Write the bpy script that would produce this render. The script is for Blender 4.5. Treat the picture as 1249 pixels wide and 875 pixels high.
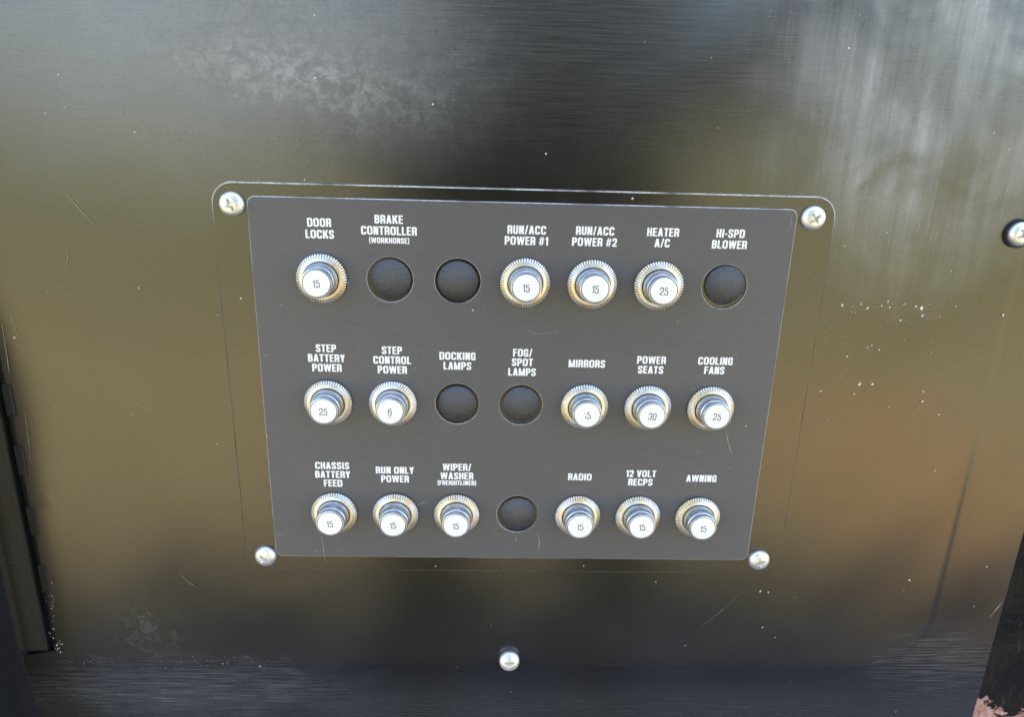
import bpy, bmesh, math, random
import numpy as np
from mathutils import Vector, Matrix

R = math.radians
MM = 0.001
ORIGIN = Vector((0.0, 0.0, 0.90))      # centre of the top row of breakers, 0.9 m above the ground

for o in list(bpy.data.objects):
    bpy.data.objects.remove(o, do_unlink=True)
scene = bpy.context.scene
COL = scene.collection


def plane_to_world(u, v, n):
    """u right, v up, n out of the panel (all mm) -> world metres; the panel faces -Y."""
    return Vector((u * MM, -n * MM, v * MM)) + ORIGIN


# ------------------------------------------------------------------ camera
CAM_F = 899.966 / 1249.0
CAM_POS = (-11.784, 51.659, 238.912)
CAM_ROT = (-0.318, -0.027, 0.019)
cam_data = bpy.data.cameras.new("camera")
cam = bpy.data.objects.new("camera", cam_data)
COL.objects.link(cam)
cam_data.sensor_width = 36.0
cam_data.lens = 36.0 * CAM_F
cam_data.clip_start = 0.005
cam_data.clip_end = 2000.0
rx, ry, rz = CAM_ROT
m_plane = (Matrix.Rotation(rz, 3, 'Z') @ Matrix.Rotation(rx, 3, 'X') @ Matrix.Rotation(ry, 3, 'Y'))
p2w = Matrix.Rotation(R(90), 3, 'X')      # plane x,y,z -> world
mw = (p2w @ m_plane).to_4x4()
mw.translation = plane_to_world(*CAM_POS)
cam.matrix_world = mw
scene.camera = cam

# ------------------------------------------------------------------ daylight
SUN_ELEV, SUN_AZ = R(67), R(12)          # the sun stands behind the panel, so the panel is in open shade
world = bpy.data.worlds.new("World")
scene.world = world
world.use_nodes = True
wt = world.node_tree
wt.nodes.clear()
w_out = wt.nodes.new('ShaderNodeOutputWorld')
w_bg = wt.nodes.new('ShaderNodeBackground')
w_sky = wt.nodes.new('ShaderNodeTexSky')
w_sky.sky_type = 'NISHITA'
w_sky.sun_disc = False
w_sky.sun_elevation = SUN_ELEV
w_sky.sun_rotation = SUN_AZ
w_sky.air_density = 1.0
w_sky.dust_density = 2.0
w_bg.inputs['Strength'].default_value = 0.13
wt.links.new(w_sky.outputs[0], w_bg.inputs['Color'])
wt.links.new(w_bg.outputs[0], w_out.inputs['Surface'])

sun_data = bpy.data.lights.new("sun", 'SUN')
sun_data.energy = 3.6
sun_data.angle = R(0.5)
sun_data.color = (1.0, 0.95, 0.87)
sun = bpy.data.objects.new("sun", sun_data)
COL.objects.link(sun)
sd = Vector((math.sin(SUN_AZ) * math.cos(SUN_ELEV), math.cos(SUN_AZ) * math.cos(SUN_ELEV), math.sin(SUN_ELEV)))
sun.rotation_euler = sd.to_track_quat('Z', 'Y').to_euler()

scene.view_settings.view_transform = 'Standard'
scene.view_settings.look = 'None'
scene.view_settings.exposure = 2.8
scene.view_settings.gamma = 1.0


# ------------------------------------------------------------------ node helpers
class NT:
    def __init__(self, name):
        self.mat = bpy.data.materials.new(name)
        self.mat.use_nodes = True
        self.t = self.mat.node_tree
        self.t.nodes.clear()
        self.out = self.n('ShaderNodeOutputMaterial')
        self.bsdf = self.n('ShaderNodeBsdfPrincipled')
        self.t.links.new(self.bsdf.outputs[0], self.out.inputs['Surface'])
        self.tc = None
        self._xyz = None

    def n(self, t, **kw):
        x = self.t.nodes.new(t)
        for k, v in kw.items():
            setattr(x, k, v)
        return x

    def put(self, sock, v):
        if hasattr(v, 'is_linked') or isinstance(v, bpy.types.NodeSocket):
            self.t.links.new(v, sock)
        else:
            if isinstance(v, tuple) and len(v) == 3 and sock.type == 'RGBA':
                v = v + (1.0,)
            sock.default_value = v

    def set(self, **kw):
        for k, v in kw.items():
            self.put(self.bsdf.inputs[k.replace('_', ' ')], v)
        return self

    def coord(self):                       # object coordinates in millimetres
        if self.tc is None:
            tc = self.n('ShaderNodeTexCoord')
            mp = self.n('ShaderNodeMapping')
            mp.inputs['Scale'].default_value = (1000, 1000, 1000)
            self.t.links.new(tc.outputs['Object'], mp.inputs['Vector'])
            self.tc = mp.outputs[0]
        return self.tc

    def xyz(self):
        if self._xyz is None:
            s = self.n('ShaderNodeSeparateXYZ')
            self.t.links.new(self.coord(), s.inputs[0])
            self._xyz = s.outputs
        return self._xyz

    def mapped(self, scale=(1, 1, 1), loc=(0, 0, 0), rot=(0, 0, 0)):
        mp = self.n('ShaderNodeMapping')
        mp.inputs['Scale'].default_value = scale
        mp.inputs['Location'].default_value = loc
        mp.inputs['Rotation'].default_value = rot
        self.t.links.new(self.coord(), mp.inputs['Vector'])
        return mp.outputs[0]

    def noise(self, scale=1.0, detail=3, rough=0.5, vec=None, dist=0.0):
        x = self.n('ShaderNodeTexNoise')
        x.inputs['Scale'].default_value = scale
        x.inputs['Detail'].default_value = detail
        x.inputs['Roughness'].default_value = rough
        x.inputs['Distortion'].default_value = dist
        self.t.links.new(vec if vec is not None else self.coord(), x.inputs['Vector'])
        return x.outputs['Fac']

    def voronoi(self, scale, vec=None, out='Distance', rand=1.0):
        x = self.n('ShaderNodeTexVoronoi')
        x.inputs['Scale'].default_value = scale
        x.inputs['Randomness'].default_value = rand
        self.t.links.new(vec if vec is not None else self.coord(), x.inputs['Vector'])
        return x.outputs[out]

    def m(self, op, a, b=0.0, c=0.0, clamp=False):
        x = self.n('ShaderNodeMath', operation=op, use_clamp=clamp)
        self.put(x.inputs[0], a)
        self.put(x.inputs[1], b)
        self.put(x.inputs[2], c)
        return x.outputs[0]

    def rng(self, v, a, b, c=0.0, d=1.0, smooth=True):
        x = self.n('ShaderNodeMapRange', interpolation_type='SMOOTHSTEP' if smooth else 'LINEAR')
        x.clamp = True
        self.put(x.inputs['Value'], v)
        for k, q in zip(('From Min', 'From Max', 'To Min', 'To Max'), (a, b, c, d)):
            self.put(x.inputs[k], q)
        return x.outputs[0]

    def mix(self, f, a, b):
        x = self.n('ShaderNodeMix', data_type='RGBA')
        self.put(x.inputs[0], f)
        self.put(x.inputs[6], a)
        self.put(x.inputs[7], b)
        return x.outputs[2]

    def ellipse(self, cx, cy, rx_, ry_, soft=0.6, warp=None, amt=0.0, rot=0.0):
        X, Y, Z = self.xyz()
        dx = self.m('SUBTRACT', X, cx)
        dy = self.m('SUBTRACT', Y, cy)
        c, s = math.cos(rot), math.sin(rot)
        a = self.m('ADD', self.m('MULTIPLY', dx, c / rx_), self.m('MULTIPLY', dy, s / rx_))
        b = self.m('ADD', self.m('MULTIPLY', dx, -s / ry_), self.m('MULTIPLY', dy, c / ry_))
        d = self.m('SQRT', self.m('ADD', self.m('MULTIPLY', a, a), self.m('MULTIPLY', b, b)))
        if warp is not None:
            d = self.m('ADD', d, self.m('MULTIPLY', self.m('SUBTRACT', warp, 0.5), amt))
        return self.rng(d, 1.0 - soft, 1.0 + soft, 1.0, 0.0)

    def bump(self, h, strength=0.3, dist=0.0001, prev=None):
        x = self.n('ShaderNodeBump')
        x.inputs['Strength'].default_value = strength
        x.inputs['Distance'].default_value = dist
        self.put(x.inputs['Height'], h)
        if prev is not None:
            self.t.links.new(prev, x.inputs['Normal'])
        return x.outputs[0]


# ------------------------------------------------------------------ materials
def specks(t, cell, radius, keep, vec=None):
    """sparse bright dust dots: a voronoi cell keeps its dot only when its random colour is high"""
    v = t.n('ShaderNodeTexVoronoi')
    v.inputs['Scale'].default_value = 1.0 / cell
    t.t.links.new(vec if vec is not None else t.coord(), v.inputs['Vector'])
    sx = t.n('ShaderNodeSeparateColor')
    t.t.links.new(v.outputs['Color'], sx.inputs[0])
    on = t.m('GREATER_THAN', sx.outputs[0], 1.0 - keep)
    r = t.m('MULTIPLY', t.m('ADD', t.m('MULTIPLY', sx.outputs[1], 0.5), 0.5), radius / cell)
    d = t.m('LESS_THAN', v.outputs['Distance'], r)
    return t.m('MULTIPLY', on, d)


def mat_plastic(name, detailed=True):
    t = NT(name)
    big = t.noise(0.018, 4, 0.55)
    mid = t.noise(0.12, 4, 0.6)
    fine = t.noise(0.75, 2, 0.5)
    hstreak = t.noise(1.0, 5, 0.65, vec=t.mapped((0.05, 1.4, 0.05)))
    vstreak = t.noise(1.0, 5, 0.65, vec=t.mapped((0.13, 0.010, 0.05), rot=(0, 0, R(11))))
    vstreak2 = t.noise(1.0, 4, 0.6, vec=t.mapped((1.1, 0.03, 0.05), rot=(0, 0, R(13))))
    dust = specks(t, 7.0, 0.36, 0.34)
    dust2 = specks(t, 4.2, 0.26, 0.14)
    film_sheen = t.m('MULTIPLY', t.rng(big, 0.3, 0.8), 0.012)
    if detailed:
        # dried wipe residue: a smear upper left, vertical streaks upper right, scuffs along the bottom; plus sky reflection painted into the colour
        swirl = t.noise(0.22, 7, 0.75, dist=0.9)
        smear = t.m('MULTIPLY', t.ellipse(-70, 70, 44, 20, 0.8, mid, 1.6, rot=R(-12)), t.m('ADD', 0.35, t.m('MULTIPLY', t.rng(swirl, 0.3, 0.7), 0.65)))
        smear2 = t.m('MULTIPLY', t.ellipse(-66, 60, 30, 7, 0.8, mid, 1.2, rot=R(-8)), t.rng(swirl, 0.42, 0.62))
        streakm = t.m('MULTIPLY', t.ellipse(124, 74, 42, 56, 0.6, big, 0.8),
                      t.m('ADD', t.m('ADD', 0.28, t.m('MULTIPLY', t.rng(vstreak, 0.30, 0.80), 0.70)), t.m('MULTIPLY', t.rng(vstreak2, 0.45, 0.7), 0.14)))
        upper = t.m('MULTIPLY', t.rng(t.xyz()[1], 20, 90), t.m('ADD', 0.35, t.m('MULTIPLY', t.rng(hstreak, 0.35, 0.7), 0.4)))  # paler towards the top: reflected sky painted into the base colour
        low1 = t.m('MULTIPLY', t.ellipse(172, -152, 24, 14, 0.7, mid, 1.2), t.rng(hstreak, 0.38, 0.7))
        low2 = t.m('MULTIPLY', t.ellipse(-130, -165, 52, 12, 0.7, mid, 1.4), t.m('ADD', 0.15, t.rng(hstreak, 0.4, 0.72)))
        low_sheen = t.m('MULTIPLY', t.rng(t.xyz()[1], -156, -178), t.m('ADD', 0.5, t.m('MULTIPLY', t.rng(hstreak, 0.35, 0.75), 0.5)))  # pale bottom band: a painted sky sheen, broken by streaks
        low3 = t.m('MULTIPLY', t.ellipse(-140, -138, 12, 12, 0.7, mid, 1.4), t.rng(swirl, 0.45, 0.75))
        film_sheen = t.m('ADD', film_sheen, t.m('MULTIPLY', t.ellipse(-95, 78, 62, 42, 0.8, big, 0.6), 0.16))  # broad soft ellipse: sky reflection painted as a lighter tone
        film_sheen = t.m('ADD', film_sheen, t.m('MULTIPLY', smear, 0.10))
        film_sheen = t.m('ADD', film_sheen, t.m('MULTIPLY', smear2, 0.14))
        film_sheen = t.m('ADD', film_sheen, t.m('MULTIPLY', t.m('MULTIPLY', streakm, t.rng(t.noise(0.035, 3, 0.6, dist=0.6), 0.3, 0.65, 0.25, 1.0)), 0.50))
        film_sheen = t.m('ADD', film_sheen, t.m('MULTIPLY', upper, 0.10))
        film_sheen = t.m('ADD', film_sheen, t.m('MULTIPLY', low1, 0.09))
        film_sheen = t.m('ADD', film_sheen, t.m('MULTIPLY', low2, 0.10))
        film_sheen = t.m('ADD', film_sheen, t.m('MULTIPLY', low_sheen, 0.04))
        film_sheen = t.m('ADD', film_sheen, t.m('MULTIPLY', low3, 0.07))
    film_sheen = t.m('MULTIPLY', film_sheen, t.rng(fine, 0.25, 0.75, 0.93, 1.07))
    base = t.mix(film_sheen, (0.011, 0.0105, 0.009), (0.62, 0.63, 0.62))
    base = t.mix(t.m('MULTIPLY', dust, 0.75), base, (0.75, 0.73, 0.68))
    base = t.mix(t.m('MULTIPLY', dust2, 0.35), base, (0.6, 0.58, 0.54))
    rough = t.m('ADD', t.m('ADD', 0.18, t.m('MULTIPLY', mid, 0.07)), t.m('MULTIPLY', film_sheen, 0.5))
    h = t.m('ADD', t.m('MULTIPLY', fine, 0.5), t.m('MULTIPLY', hstreak, 0.35))
    nrm = t.bump(h, 0.07, 0.0001)
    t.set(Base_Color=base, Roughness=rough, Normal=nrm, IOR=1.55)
    t.put(t.bsdf.inputs['Specular IOR Level'], 0.68)
    return t.mat


def mat_faceplate():
    t = NT('grey_label_laminate')
    big = t.noise(0.03, 3)
    hs = t.noise(1.0, 4, 0.6, vec=t.mapped((0.08, 2.2, 0.1)))
    fine = t.noise(5.0, 2)
    d1 = specks(t, 8.0, 0.36, 0.30)
    d2 = specks(t, 4.0, 0.24, 0.16)
    # faint hairline scratches: thin iso-lines of stretched noise
    sn = t.noise(1.0, 1, 0.4, vec=t.mapped((0.09, 0.05, 0.1), rot=(0, 0, R(20))))
    line = t.m('LESS_THAN', t.m('ABSOLUTE', t.m('SUBTRACT', sn, 0.56)), 0.0007)
    line = t.m('MULTIPLY', line, t.rng(t.noise(0.11, 2), 0.58, 0.62))
    base = t.mix(t.rng(hs, 0.3, 0.7), (0.085, 0.084, 0.086), (0.094, 0.093, 0.095))
    base = t.mix(t.m('MULTIPLY', t.rng(big, 0.35, 0.7), 0.4), base, (0.090, 0.088, 0.090))
    base = t.mix(t.m('MULTIPLY', line, 0.25), base, (0.5, 0.5, 0.49))
    base = t.mix(t.m('MULTIPLY', d1, 0.7), base, (0.7, 0.68, 0.64))
    base = t.mix(t.m('MULTIPLY', d2, 0.4), base, (0.6, 0.6, 0.58))
    t.set(Base_Color=base, Roughness=t.m('ADD', 0.42, t.m('MULTIPLY', hs, 0.16)),
          Normal=t.bump(t.m('ADD', hs, t.m('MULTIPLY', fine, 0.6)), 0.07, 0.00006))
    return t.mat


def mat_metal(name, col_a, col_b, rough, scale=0.35, spot=(0.35, 0.34, 0.3)):
    t = NT(name)
    oi = t.n('ShaderNodeObjectInfo')
    mp = t.n('ShaderNodeVectorMath', operation='ADD')
    t.t.links.new(t.coord(), mp.inputs[0])
    sc = t.n('ShaderNodeVectorMath', operation='SCALE')
    t.t.links.new(oi.outputs['Location'], sc.inputs[0])
    sc.inputs['Scale'].default_value = 900.0
    t.t.links.new(sc.outputs[0], mp.inputs[1])
    a = t.noise(scale, 3, 0.6, vec=mp.outputs[0])
    b = t.noise(scale * 5, 4, 0.65, vec=mp.outputs[0])
    base = t.mix(t.rng(a, 0.35, 0.65), col_a, col_b)
    base = t.mix(t.m('MULTIPLY', t.rng(b, 0.60, 0.75), 0.45), base, spot)
    t.set(Base_Color=base, Metallic=1.0, Roughness=t.m('ADD', rough, t.m('MULTIPLY', b, 0.22)),
          Normal=t.bump(b, 0.22, 0.00008))
    return t.mat


def mat_simple(name, col, rough, spec=0.5, bump=0.0, bscale=3.0, var=0.0):
    t = NT(name)
    n = t.noise(bscale, 3, 0.6)
    base = t.mix(t.rng(n, 0.3, 0.7), tuple(c * (1 - var) for c in col), tuple(min(1, c * (1 + var)) for c in col))
    t.set(Base_Color=base, Roughness=rough)
    t.put(t.bsdf.inputs['Specular IOR Level'], spec)
    if bump:
        t.set(Normal=t.bump(n, bump, 0.0001))
    return t.mat


def mat_worn_lit(name, a, b, low):
    t = NT(name)
    n = t.noise(0.9, 4, 0.7)
    big = t.noise(0.06, 2)
    f = t.m('MULTIPLY', t.m('ADD', 0.45, t.m('MULTIPLY', t.rng(n, 0.32, 0.62), 0.55)), t.rng(big, 0.25, 0.55))
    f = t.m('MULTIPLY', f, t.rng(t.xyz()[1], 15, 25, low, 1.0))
    t.set(Base_Color=t.mix(f, a, b), Roughness=0.5)
    return t.mat


def mat_plug():
    t = NT('grained_black_nylon')
    g = t.voronoi(2.0, out='Distance')
    n = t.noise(2.1, 3, 0.7)
    h = t.m('ADD', t.m('MULTIPLY', g, 0.7), n)
    t.set(Base_Color=t.mix(t.rng(n, 0.3, 0.7), (0.016, 0.016, 0.0165), (0.042, 0.042, 0.043)),
          Roughness=0.36, Normal=t.bump(h, 1.0, 0.00026))
    t.put(t.bsdf.inputs['Specular IOR Level'], 1.0)
    return t.mat


def mat_rail():
    t = NT('black_paint_with_rust')
    a = t.noise(0.055, 5, 0.62)
    b = t.noise(0.4, 5, 0.7)
    c = t.noise(1.0, 5, 0.7, vec=t.mapped((0.5, 0.08, 0.3), rot=(0, 0, R(-35))))
    X, Y, Z = t.xyz()
    lowm = t.rng(Y, -178, -205)
    rust = t.rng(t.m('ADD', t.m('MULTIPLY', a, 0.8), t.m('MULTIPLY', lowm, 0.34)), 0.70, 0.73)
    grey = t.m('MULTIPLY', t.rng(c, 0.54, 0.72), 0.08)
    base = t.mix(grey, (0.008, 0.009, 0.010), (0.25, 0.26, 0.27))
    base = t.mix(rust, base, t.mix(t.rng(b, 0.35, 0.65), (0.30, 0.12, 0.09), (0.48, 0.31, 0.27)))
    t.put(t.bsdf.inputs['Specular IOR Level'], 0.16)
    t.set(Base_Color=base, Roughness=t.m('ADD', 0.34, t.m('MULTIPLY', rust, 0.5)),
          Normal=t.bump(t.m('ADD', a, t.m('MULTIPLY', c, 0.5)), 0.35, 0.003))
    return t.mat


def mat_ground():
    t = NT('dry_ground')
    tc = t.n('ShaderNodeTexCoord')
    v = tc.outputs['Object']
    a = t.noise(0.5, 4, 0.6, vec=v)
    b = t.noise(3.0, 5, 0.7, vec=v)
    c = t.noise(30.0, 4, 0.7, vec=v)
    base = t.mix(t.rng(a, 0.35, 0.65), (0.36, 0.265, 0.115), (0.28, 0.235, 0.095))
    base = t.mix(t.m('MULTIPLY', t.rng(b, 0.4, 0.7), 0.6), base, (0.42, 0.30, 0.13))
    base = t.mix(t.m('MULTIPLY', t.rng(c, 0.45, 0.7), 0.4), base, (0.16, 0.13, 0.08))
    # dry gravel, darkened near the vehicle as painted shade, olive grass from about three metres out
    gy = t.n('ShaderNodeSeparateXYZ')
    t.t.links.new(v, gy.inputs[0])
    grass = t.mix(t.rng(c, 0.35, 0.65), (0.18, 0.165, 0.050), (0.27, 0.24, 0.095))
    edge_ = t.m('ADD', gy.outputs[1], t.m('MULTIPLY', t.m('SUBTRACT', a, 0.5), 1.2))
    base = t.mix(t.rng(edge_, -1.22, -0.98, 0.0, 0.9), base, (0.042, 0.042, 0.040))  # dark strip beside the vehicle is shade painted into the ground colour
    base = t.mix(t.rng(edge_, -0.92, -0.78), base, (0.050, 0.066, 0.115))  # bluish shade tint painted in, mirrored along the panel bottom
    base = t.mix(t.rng(edge_, -3.2, -2.7, 1.0, 0.0), base, grass)
    # a patch of bare orange clay a stride away to the right
    sp = t.n('ShaderNodeSeparateXYZ')
    t.t.links.new(v, sp.inputs[0])
    dx = t.m('MULTIPLY', t.m('SUBTRACT', sp.outputs[0], 1.25), 1.3)
    dy = t.m('ADD', sp.outputs[1], 1.75)
    dd = t.m('ADD', t.m('SQRT', t.m('ADD', t.m('MULTIPLY', dx, dx), t.m('MULTIPLY', dy, dy))), t.m('MULTIPLY', t.m('SUBTRACT', b, 0.5), 0.5))
    base = t.mix(t.rng(dd, 0.40, 0.75, 0.7, 0.0), base, (0.48, 0.25, 0.085))
    t.set(Base_Color=base, Roughness=0.95, Normal=t.bump(c, 0.6, 0.02))
    return t.mat


M = dict(
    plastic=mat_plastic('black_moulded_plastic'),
    plate=mat_plastic('black_plate_plastic', False),
    face=mat_faceplate(),
    print=mat_simple('white_print', (0.85, 0.85, 0.85), 0.5, 0.4, 0.0, 2.0, 0.03),
    nut=mat_metal('yellow_zinc_plating', (0.90, 0.90, 0.89), (0.88, 0.75, 0.50), 0.36, 0.20),
    barrel=mat_metal('bright_zinc_plating', (0.68, 0.71, 0.74), (0.52, 0.56, 0.60), 0.30, 0.5),
    screw=mat_metal('zinc_screw_plating', (0.88, 0.90, 0.89), (0.86, 0.86, 0.80), 0.38, 0.25),
    button=mat_simple('white_button_plastic', (0.86, 0.86, 0.85), 0.35, 0.5, 0.05, 1.2, 0.03),
    ink=mat_simple('dark_grey_ink', (0.06, 0.065, 0.075), 0.5),
    plug=mat_plug(),
    washer=mat_simple('black_rubber', (0.012, 0.012, 0.012), 0.6, 0.4, 0.5, 1.5, 0.3),
    fleck=mat_simple('chipped_white', (0.70, 0.68, 0.62), 0.7, 0.3, 0.0, 2.0, 0.15),
    scratch=mat_simple('scratch_grey', (0.34, 0.33, 0.29), 0.6, 0.3, 0.0, 1.0, 0.3),
    matte=mat_simple('matte_black_plastic', (0.011, 0.011, 0.0105), 0.46, 0.32, 0.1, 0.8, 0.4),
    worn=mat_worn_lit('scuffed_black_edge', (0.02, 0.02, 0.018), (0.55, 0.53, 0.47), 0.16),
    face_worn_lit=mat_worn_lit('scuffed_lit_grey_edge', (0.13, 0.13, 0.135), (0.62, 0.62, 0.62), 0.62),  # rim highlight painted pale on bevels and hole edges, with some scuffing
    rail=mat_rail(),
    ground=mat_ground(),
)


# ------------------------------------------------------------------ object helpers
def thing(name, label, cat, u, v, n=0.0, spin=0.0, group=None, tilt=0.0):
    o = bpy.data.objects.new(name, None)
    o.empty_display_size = 0.004
    COL.objects.link(o)
    place(o, u, v, n, spin, tilt)
    tag(o, label, cat, group)
    return o


def place(o, u, v, n=0.0, spin=0.0, tilt=0.0):
    rot = p2w @ Matrix.Rotation(-tilt, 3, 'X') @ Matrix.Rotation(spin, 3, 'Z')
    o.rotation_euler = rot.to_euler()
    o.location = plane_to_world(u, v, n)


def tag(o, label=None, cat=None, group=None, kind=None):
    if label: o['label'] = label
    if cat: o['category'] = cat
    if group: o['group'] = group
    if kind: o['kind'] = kind


def link(name, me, mat=None, parent=None, label=None):
    o = bpy.data.objects.new(name, me)
    if mat is not None:
        me.materials.clear()
        me.materials.append(mat)
    COL.objects.link(o)
    if parent is not None:
        o.parent = parent
    if label:
        o['label'] = label
    return o


def mesh_from(name, verts, faces, smooth=False, scale=MM):
    me = bpy.data.meshes.new(name)
    me.from_pydata([(x * scale, y * scale, z * scale) for x, y, z in verts], [], faces)
    me.validate()
    if smooth:
        me.polygons.foreach_set('use_smooth', [True] * len(me.polygons))
    me.update()
    return me


def lathe(name, prof, seg=64, smooth_angle=35, close_top=True):
    """prof: list of (radius, height) mm from the base outward and up to the axis"""
    vs, fs = [], []
    for r, z in prof:
        for k in range(seg):
            a = 2 * math.pi * k / seg
            vs.append((r * math.cos(a), r * math.sin(a), z))
    for i in range(len(prof) - 1):
        for k in range(seg):
            k2 = (k + 1) % seg
            fs.append((i * seg + k, i * seg + k2, (i + 1) * seg + k2, (i + 1) * seg + k))
    if close_top:
        b = (len(prof) - 1) * seg
        fs.append(tuple(b + k for k in range(seg)))
    me = mesh_from(name, vs, fs)
    shade(me, smooth_angle)
    return me


def shade(me, ang=35):
    me.polygons.foreach_set('use_smooth', [True] * len(me.polygons))
    bm = bmesh.new()
    bm.from_mesh(me)
    for e in bm.edges:
        e.smooth = not (len(e.link_faces) == 2 and e.calc_face_angle(0) > R(ang))
    bm.to_mesh(me)
    bm.free()


def rrect(l, r, b, t, rad, seg=10):
    pts = []
    for cx, cy, a0 in ((r - rad, t - rad, 0), (l + rad, t - rad, 90), (l + rad, b + rad, 180), (r - rad, b + rad, 270)):
        for k in range(seg + 1):
            a = R(a0 + 90 * k / seg)
            pts.append((cx + rad * math.cos(a), cy + rad * math.sin(a)))
    return pts


def circle(cx, cy, rad, seg=72):
    return [(cx + rad * math.cos(2 * math.pi * k / seg), cy + rad * math.sin(2 * math.pi * k / seg)) for k in range(seg)]


def plate_mesh(name, loops, z0, z1, bevel, mat=None, edge_mat=None):
    """flat plate with bevelled rims from an outer loop and any number of holes (mm)"""
    cu = bpy.data.curves.new(name, 'CURVE')
    cu.dimensions = '2D'
    cu.fill_mode = 'BOTH'
    for lp in loops:
        sp = cu.splines.new('POLY')
        sp.points.add(len(lp) - 1)
        for p, (x, y) in zip(sp.points, lp):
            p.co = (x, y, 0, 1)
        sp.use_cyclic_u = True
    cu.offset = -bevel
    cu.bevel_depth = bevel
    cu.bevel_resolution = 2
    cu.extrude = (z1 - z0) / 2 - bevel
    tmp = bpy.data.objects.new('tmp', cu)
    COL.objects.link(tmp)
    dg = bpy.context.evaluated_depsgraph_get()
    me = bpy.data.meshes.new_from_object(tmp.evaluated_get(dg))
    bpy.data.objects.remove(tmp)
    bpy.data.curves.remove(cu)
    me.transform(Matrix.Scale(MM, 4) @ Matrix.Translation((0, 0, (z0 + z1) / 2)))
    me.name = name
    shade(me, 50)
    if edge_mat is not None:
        me.materials.clear()
        me.materials.append(mat)
        me.materials.append(edge_mat)
        for p in me.polygons:
            if abs(p.normal.z) < 0.97:
                p.material_index = 1
    return me


# ------------------------------------------------------------------ lettering: condensed bold gothic drawn as strokes
def arc_corner(pts, rad, closed=False, seg=5):
    out = []
    N = len(pts)
    for i, p in enumerate(pts):
        p = Vector(p)
        if not closed and i in (0, N - 1):
            out.append(p)
            continue
        a = Vector(pts[i - 1]) - p
        b = Vector(pts[(i + 1) % N]) - p
        rr = min(rad, a.length * 0.44, b.length * 0.44)
        if rr < 1e-4:
            out.append(p)
            continue
        A, B = p + a.normalized() * rr, p + b.normalized() * rr
        for k in range(seg + 1):
            s = k / seg
            q = A * (1 - s) ** 2 + p * 2 * s * (1 - s) + B * s * s
            out.append(q)
    return out


def strip(pts, t, closed=False):
    """constant-width ribbon quads along a polyline"""
    pts = [Vector(p) for p in pts]
    N = len(pts)
    L, Rr = [], []
    for i in range(N):
        if closed:
            d0, d1 = pts[i] - pts[i - 1], pts[(i + 1) % N] - pts[i]
        else:
            d0 = pts[i] - pts[max(i - 1, 0)] if i else pts[1] - pts[0]
            d1 = pts[i + 1] - pts[i] if i < N - 1 else d0
        d0, d1 = d0.normalized(), d1.normalized()
        n0, n1 = Vector((-d0.y, d0.x)), Vector((-d1.y, d1.x))
        nn = n0 + n1
        nn = nn / max(0.3, (nn.length_squared / 2)) if nn.length > 1e-4 else n0
        L.append(pts[i] + nn * (t / 2))
        Rr.append(pts[i] - nn * (t / 2))
    polys = []
    for i in range(N if closed else N - 1):
        j = (i + 1) % N
        polys.append([Rr[i], Rr[j], L[j], L[i]])
    return polys


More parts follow.
